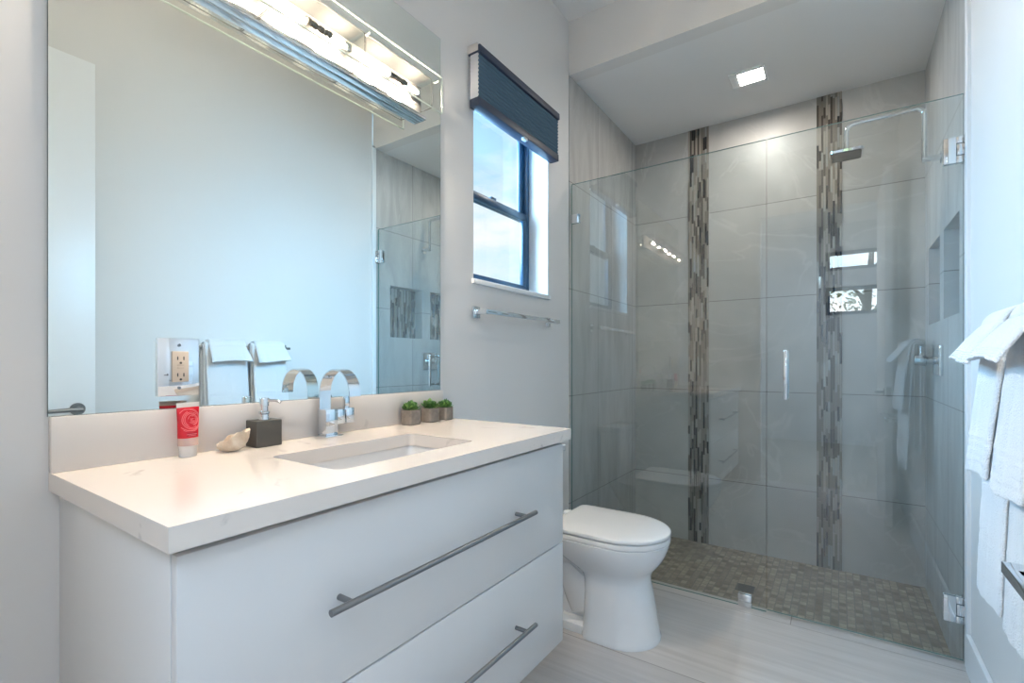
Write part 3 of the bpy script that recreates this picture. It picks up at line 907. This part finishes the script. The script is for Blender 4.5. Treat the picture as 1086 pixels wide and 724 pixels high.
# ------------------------------------------------------------------ toilet
TY = 1.945
def dsh(xb, xm, xf, hw, z, rb=.03, nf=28, nb=6, pw=1.0):
    """plan outline: straight sides, elliptical front at xf"""
    pts = []
    for i in range(nf + 1):
        a = math.radians(-90 + 180 * i / nf)
        c_, s_ = math.cos(a), math.sin(a)
        pts.append((xm + (xf - xm) * abs(c_) ** pw, TY + hw * math.copysign(abs(s_) ** pw, s_), z))
    for (cx0, cy0, a0) in ((xb + rb, TY + hw - rb, 90), (xb + rb, TY - hw + rb, 180)):
        for i in range(nb + 1):
            a = math.radians(a0 + 90 * i / nb)
            pts.append((cx0 + rb * math.cos(a), cy0 + rb * math.sin(a), z))
    return pts
tl = thing('toilet', 'white elongated toilet with closed lid between vanity and shower glass', 'toilet', (-.9, TY, 0))
mb = MB()
prof_b = [ # z, xb, xm, xf, hw, rb
    (.0006, -.895, -.755, -.602, .150, .05), (.012, -.895, -.755, -.602, .150, .05), (.020, -.892, -.757, -.606, .146, .05),
    (.10, -.890, -.765, -.618, .139, .05), (.18, -.890, -.77, -.632, .131, .05), (.235, -.895, -.775, -.642, .127, .05),
    (.262, -.905, -.775, -.640, .131, .05), (.285, -.93, -.77, -.626, .143, .05), (.31, -.965, -.77, -.605, .158, .05),
    (.335, -1.0, -.77, -.589, .170, .05), (.36, -1.04, -.77, -.577, .180, .05), (.385, -1.08, -.77, -.569, .186, .05), (.402, -1.11, -.77, -.565, .188, .05), (.4035, -1.11, -.77, -.567, .186, .05)]
mb.loft([dsh(xb, xm, xf, hw, z, rb) for z, xb, xm, xf, hw, rb in prof_b])
# rear base and trapway
mb.loft([dsh(-1.18, -.86, -.84, hw, z, .04) for z, hw in ((.0006, .125), (.035, .125), (.048, .105))])
mb.loft([dsh(xb, -.90, -.86, hw, z, .05) for z, xb, hw in ((.048, -1.12, .075), (.12, -1.10, .072), (.2, -1.13, .075), (.3, -1.19, .10), (.395, -1.22, .15))])
tr = [(-.90, TY, .08), (-.93, TY, .16), (-.98, TY, .225), (-1.04, TY, .21), (-1.075, TY, .14), (-1.085, TY, .04)]
mb.tube(tr, [.10, .105, .105, .10, .095, .09], 24)
mb.build('bowl', M_ceram, tl, True, 40)
def slab(z0_, z1_, ins, r, xb):
    R = []
    for t in range(4):
        a = t / 3 * PI / 2
        R.append(dsh(xb + r - r * math.sin(a) + ins, -.77, -.562 - ins - r + r * math.sin(a), .187 - ins - r + r * math.sin(a), z0_ + r - r * math.cos(a), .03))
    for t in range(4):
        a = t / 3 * PI / 2
        R.append(dsh(xb + r - r * math.cos(a) + ins, -.77, -.562 - ins - r + r * math.cos(a), .187 - ins - r + r * math.cos(a), z1_ - r + r * math.sin(a), .03))
    return R
MB().loft(slab(.4055, .4265, .002, .004, -1.035)).build('seat', M_plastic, tl, True, 50)
ld = slab(.4295, .447, .0, .006, -1.035)
ld.append([(x + (-.80 - x) * .12, y + (TY - y) * .12, .4495) for x, y, z in ld[-1]])
ld.append([(x + (-.80 - x) * .5, y + (TY - y) * .5, .4515) for x, y, z in ld[-2]])
MB().loft(ld).build('lid', M_plastic, tl, True, 50)
for dy in (-.075, .075): MB().box(-1.075, -1.03, TY + dy - .018, TY + dy + .018, .4036, .440, .008, 3).build('hinge', M_plastic, tl)
mb = MB(); mb.loft([[(x, y, z) for x, y in rrect(XL + .016, xf_, TY - hw, TY + hw, .025)] for z, xf_, hw in ((.3955, -1.13, .145), (.42, -1.125, .15), (.70, -1.118, .158))])
mb.build('tank', M_ceram, tl)
MB().box(XL + .016, -1.112, TY - .162, TY + .162, .7005, .735, .008, 3).build('tank_lid', M_ceram, tl)

# ------------------------------------------------------------------ window shade
bl = thing('window_shade', 'dark slate-blue pleated shade half drawn over the window', 'window shade', (-1.24, 1.875, 2.18))
BY0, BY1 = 1.537, 2.214
MB().box(XL + .0005, -1.206, BY0, BY1, 2.402, 2.434, .004).build('headrail', M_shade2, bl)
mb = MB()
n = 11; z0_, z1_ = 2.222, 2.4015
left, rt_ = [], []
for i in range(2 * n + 1):
    z = z0_ + (z1_ - z0_) * i / (2 * n)
    left.append((-1.2185 + (.005 if i % 2 else 0), z)); rt_.append((-1.2565 - (.005 if i % 2 else 0), z))
ringp = left + rt_[::-1]
mb.loft([[(x, BY0 + .004, z) for x, z in ringp], [(x, BY1 - .004, z) for x, z in ringp]], False, 0)
sh = mb.build('pleated_fabric', M_shade, bl, False)
for yy in (BY0 + .004, BY1 - .004):
    m2 = MB(); d_ = -.0006 if yy < 2 else .0006
    for i in range(2 * n):
        m2.quad([(left[i][0], yy + d_, left[i][1]), (left[i + 1][0], yy + d_, left[i + 1][1]), (rt_[i + 1][0], yy + d_, rt_[i + 1][1]), (rt_[i][0], yy + d_, rt_[i][1])])
    m2.build('fabric_edge', M_shadeside, sh, False)
br_ = MB().box(-1.262, -1.211, BY0 + .002, BY1 - .002, 2.186, 2.2215, .003).build('bottom_rail', M_shade2, bl)
mb = MB(); mb.box(-1.224, -1.206, 1.872, 1.902, 2.172, 2.186, .003); mb.build('pull_tab', pm('clear_tab', (.6, .66, .7), .2), br_)
for yy in (BY0 - .003, BY1 - .0005):
    MB().box(XL + .0005, -1.215, yy, yy + .0035, 2.408, 2.440, .001).build('end_cap', pm('bracket_white', (.62, .6, .58), .5) if yy < 2 else M_shade2, bl)
for yy in (1.60, 2.15):
    MB().box(-1.268, -1.225, yy - .012, yy + .012, 2.4342, 2.446, .003).build('mounting_clip', M_shade2, bl)

# ------------------------------------------------------------------ towel bar under window
def towel_bar(name, label, x_wall, sgn, xbar, ya, yb, z, hh, hd, mat=M_chrome, plate=.024, posts=None):
    t = thing(name, label, 'towel bar', (x_wall, (ya + yb) / 2, z))
    MB().box(xbar - hd, xbar + hd, ya + .010, yb - .010, z - hh, z + hh, .0015).build('bar', mat, t)
    for yy in posts or (ya + plate, yb - plate):
        xs = sorted((x_wall + sgn * .0006, x_wall + sgn * .009)); x2 = sorted((x_wall + sgn * .009, xbar + sgn * hd * .2))
        mb = MB(); mb.box(xs[0], xs[1], yy - plate, yy + plate, z - plate, z + plate, .002)
        mb.box(x2[0], x2[1], yy - .012, yy + .012, z - min(hh, .011), z + min(hh, .011), .001)
        mb.build('bracket', mat, t)
    return t
towel_bar('towel_bar', 'empty chrome towel bar on the wall under the window', XL, 1, -1.205, 1.563, 2.213, 1.347, .0095, .006)
BZ = 1.222
towel_bar('towel_bar', 'chrome towel bar on the right wall holding white towels', XR, -1, .335, 1.110, 1.722, BZ, .007, .007)
towel_bar('towel_bar', 'lower chrome bar on the right wall in front of towels', XR, -1, .250, .72, 1.192, .778, .010, .015, posts=(.75, 1.13))

# ------------------------------------------------------------------ towels
def towel(name, label, cat, ya, yb, off, thick, zback, zfront, flare, seed, group, ruff=.003, skew=0.0, plies=True):
    """folded cloth over the right-hand bar; off = distance of the inner face from bar centre"""
    rnd = random.Random(seed)
    xc, zc = .335, BZ
    path = []
    xbk = xc + off
    nb = 10
    for i in range(nb): path.append((xbk, zback + (zc - zback) * i / nb, (0, 0)))
    for i in range(13):
        a = PI * i / 12
        path.append((xc + off * math.cos(a), zc + off * math.sin(a), (0, 0)))
    nf = 44
    for i in range(1, nf + 1):
        t = i / nf
        path.append((xc - off - flare * (t ** .8), zc + (zfront - zc) * t, (t, 0)))
    ny = 26
    ph = rnd.uniform(0, 6)
    rows_o, rows_i = [], []
    for pi_, (x, z, (t, _)) in enumerate(path):
        a, b_ = path[max(pi_ - 1, 0)], path[min(pi_ + 1, len(path) - 1)]
        tx, tz = b_[0] - a[0], b_[1] - a[1]; ll = math.hypot(tx, tz) or 1
        nx, nz_ = -tz / ll, tx / ll     # outward
        if nx * (x - xc) + nz_ * (z - zc + .0001) < 0: nx, nz_ = -nx, -nz_
        ro, ri = [], []
        for j in range(ny + 1):
            s_ = j / ny
            y = ya + (yb - ya) * s_
            y += t * skew * (s_ - .5)
            wv = ruff * t * (math.sin(s_ * 9 + ph) + .5 * math.sin(s_ * 17 + ph * 2)) + .0012 * mnoise.noise(Vector((x * 30, y * 30, z * 30 + seed)))
            ed = 1 - .8 * max(0, 1 - min(s_, 1 - s_) * ny / 1.5) ** 2
            th = thick * (.35 + .65 * ed)
            if t > .74 and t < .94: th += .0018 * math.sin((t - .74) / .2 * PI * 8)
            dz = .008 * t * math.sin(s_ * 4 + ph) * (1 if t > .9 else t)
            if flare > .04: wv *= 1.2
            px, pz = x - abs(wv) * (1 if t > 0 else 0), z + dz * .8
            ri.append((px, y, pz)); ro.append((px + nx * th, y, pz + nz_ * th))
        rows_o.append(ro); rows_i.append(ri)
    mb = MB(); b = bmesh.new()
    VO = [[b.verts.new(p) for p in r] for r in rows_o]; VI = [[b.verts.new(p) for p in r] for r in rows_i]
    m_, n_ = len(VO), ny + 1
    for i in range(m_ - 1):
        for j in range(n_ - 1):
            b.faces.new((VO[i][j], VO[i + 1][j], VO[i + 1][j + 1], VO[i][j + 1]))
            b.faces.new((VI[i][j], VI[i][j + 1], VI[i + 1][j + 1], VI[i + 1][j]))
        b.faces.new((VO[i][0], VI[i][0], VI[i + 1][0], VO[i + 1][0]))
        b.faces.new((VO[i][n_ - 1], VO[i + 1][n_ - 1], VI[i + 1][n_ - 1], VI[i][n_ - 1]))
    for j in range(n_ - 1):
        b.faces.new((VO[0][j], VO[0][j + 1], VI[0][j + 1], VI[0][j]))
        b.faces.new((VO[-1][j], VI[-1][j], VI[-1][j + 1], VO[-1][j + 1]))
    bmesh.ops.recalc_face_normals(b, faces=b.faces[:])
    mb._merge(b)
    o = mb.build(name, M_towel, None, True, 80)
    sm = o.modifiers.new('soft', 'SUBSURF'); sm.levels = 1; sm.render_levels = 2
    return setp(o, label, cat, group)
for i, (ya, yb, wa, wb_) in enumerate(((1.205, 1.432, 'near', 'nearer the door'), (1.455, 1.668, 'far', 'nearer the shower'))):
    towel('bath_towel', 'long white bath towel at the bottom layer, %s' % wb_, 'bath towel', ya, yb, .0095, .010, .62 + .03, .575, .030, 3 + i, 'white towels on the bar', .003)
    towel('hand_towel', 'white hand towel draped over the bath towel, %s' % wb_, 'hand towel', ya + .005, yb - .002, .0215, .010, .95, .872, .040, 13 + i, 'white towels on the bar', .003)
    towel('washcloth', 'small white washcloth flaring out as top layer, %s' % wb_, 'washcloth', ya + .022, yb - .008, .0335, .010, 1.16, 1.138, .058, 23 + i, 'white towels on the bar', .004, .02)

# ------------------------------------------------------------------ shower fittings
SYY = 2.955
sh_ = thing('rain_shower', 'chrome square rain shower head on arched arm from the right wall', 'shower head', (XR, SYY, 2.08))
pts = [(XR - .006, SYY, 2.088), (.345, SYY, 2.088)]
MB().tube([(XR - .005, SYY, 2.088), (XR - .011, SYY, 2.088)], .03, 28).tube([(XR - .011, SYY, 2.088), (.322, SYY, 2.088)], .0145, 20).build('wall_mount', M_chrome, sh_)
path = [(.330, SYY, 2.08), (.330, SYY, 2.20)] + [(.330 - .032 + .032 * math.cos(math.radians(a)), SYY, 2.300 + .032 * math.sin(math.radians(a))) for a in range(0, 91, 15)] + \
       [(.066 + .036 * math.cos(math.radians(a)), SYY, 2.296 + .036 * math.sin(math.radians(a))) for a in range(90, 181, 15)] + [(.030, SYY, 2.222)]
MB().tube(path, .0112, 18).build('arm', M_chrome, sh_)
mb = MB(); mb.lathe([(.013, .0), (.016, .003), (.016, .012), (.011, .018), (.011, .026)], (.030, SYY, 2.1965), 22); mb.build('ball_joint', M_chrome, sh_)
hh_ = MB(); hh_.loft([[(x, y, z) for x, y in rrect(.030 - k, .030 + k, SYY - k, SYY + k, .02)] for z, k in ((2.178, .066), (2.179, .070), (2.190, .072), (2.196, .06))])
hp = hh_.build('head_plate', M_chrome, sh_)
mb = MB(); mb.loft([[(x, y, z) for x, y in rrect(.030 - .061, .030 + .061, SYY - .061, SYY + .061, .014)] for z in (2.1755, 2.1778)]); mb.build('spray_face', pm('grey_nozzles', (.09, .095, .10), .4, bump=(300, .5, .003)), hp)

vv = thing('shower_valve', 'chrome square shower valve with cylindrical knob below the niches', 'shower valve', (XR, 3.03, 1.146))
MB().box(XR - .022, XR - .0045, 2.930, 3.100, 1.073, 1.218, .004).build('valve_plate', M_chrome, vv)
mb = MB(); mb.tube([(XR - .022, 3.025, 1.146), (.345, 3.025, 1.146)], .020, 22); mb.tube([(.345, 3.025, 1.146), (.343, 3.025, 1.146), (.300, 3.025, 1.146), (.298, 3.025, 1.146)], [.024, .0275, .0275, .025], 26)
kb = mb.build('knob', M_chrome, vv)
MB().tube([(.322, 3.025, 1.170), (.322, 3.025, 1.215)], .0055, 12).build('lever', M_chrome, kb)

dl = thing('shower_downlight', 'lit square recessed downlight in the shower ceiling', 'ceiling light', (-.425, 3.02, ZS - .01))
mb = MB()
mb.box(-.520, -.336, 2.935, 2.958, ZS - .010, ZS - .0005, .002); mb.box(-.520, -.336, 3.078, 3.105, ZS - .010, ZS - .0005, .002)
mb.box(-.520, -.476, 2.958, 3.078, ZS - .010, ZS - .0005, .002); mb.box(-.350, -.336, 2.958, 3.078, ZS - .010, ZS - .0005, .002)
mb.build('trim_frame', M_trim, dl)
MB().box(-.476, -.350, 2.958, 3.078, ZS - .005, ZS - .0006).build('lens', M_down, dl)

dn = thing('floor_drain', 'dark square drain in the shower mosaic floor', 'drain', (-.43, 2.93, ZSF))
mb = MB(); frame = rrect(-.475, -.385, 2.885, 2.975, .006)
mb._merge(plate_with_hole(frame, rrect(-.469, -.391, 2.891, 2.969, .004), ZSF + .0003, ZSF + .004)); mb.build('drain_frame', M_drain, dn)
mb = MB()
for i in range(8): mb.box(-.4688, -.3912, 2.8925 + i * .0098, 2.8985 + i * .0098, ZSF + .0004, ZSF + .003)
mb.build('grate', M_drain, dn)

# ------------------------------------------------------------------ open door by the right wall (seen in mirror)
dd = thing('door_1', 'white bathroom door standing open against the right wall', 'door', (.29, .30, 0)); dd['kind'] = 'structure'
DX0, DX1, DY0, DY1 = .262, .302, -.16, .735
MB().box(DX0, DX1, DY0, DY1, .008, 2.488, .0015).build('door_leaf', M_doorp, dd)
mb = MB()
for s_, xx in ((-1, DX0), (1, DX1)):
    mb.tube([(xx + s_ * .0004, .672, .93), (xx + s_ * .008, .672, .93)], .027, 26)
    mb.tube([(xx + s_ * .008, .672, .93), (xx + s_ * .05, .672, .93)], .010, 18)
    mb.tube([(xx + s_ * .047, .680, .93), (xx + s_ * .047, .640, .93), (xx + s_ * .047, .555, .928)], [.0095, .010, .008], 16)
mb.build('lever_handle', M_brushed, dd)
MB().box(.268, .296, .7351, .7362, .895, .965, .0004).build('latch_plate', M_brushed, dd)

# ------------------------------------------------------------------ leafy tree outside the bedroom window (seen reflected in the shower glass)
tt_ = thing('garden_tree', 'green leafy tree outside the bedroom window', 'tree', (.45, -6.2, -.1))
rnd = random.Random(5)
mb = MB(); mb.tube([(.45, -6.2, -.1), (.48, -6.2, 1.0), (.42, -6.25, 2.1), (.5, -6.2, 3.2)], [.11, .09, .075, .04], 12)
for a in range(6):
    an = a * 1.05; mb.tube([(.44, -6.2, 1.7 + a * .2), (.44 + .5 * math.cos(an), -6.2 + .5 * math.sin(an), 2.2 + a * .2)], [.035, .012], 8)
mb.build('trunk', pm('tree_bark', (.16, .12, .08), .9), tt_)
mb = MB()
for i in range(520):
    while True:
        p_ = Vector((rnd.uniform(-1, 1), rnd.uniform(-1, 1), rnd.uniform(-1, 1)))
        if .25 < p_.length < 1: break
    c_ = Vector((.45 + p_.x * .95, -6.2 + p_.y * .8, 2.05 + p_.z * .80))
    d_ = Vector((rnd.uniform(-1, 1), rnd.uniform(-1, 1), rnd.uniform(-.8, .3))).normalized()
    sd_ = d_.cross(Vector((rnd.random(), rnd.random(), rnd.random()))).normalized()
    ln = rnd.uniform(.07, .13)
    m1 = c_ + d_ * ln * .5 + d_.cross(sd_) * .008
    b = mb.bm
    v_ = [b.verts.new(q) for q in (c_, m1 + sd_ * ln * .24, c_ + d_ * ln, m1 - sd_ * ln * .24)]
    b.faces.new(v_).material_index = 0 if rnd.random() < .6 else 1
o_ = mb.build('foliage', [pm('sunlit_leaf', (.34, .46, .18), .6), pm('sunlit_leaf_pale', (.50, .60, .30), .6)], tt_, False); o_['kind'] = 'stuff'
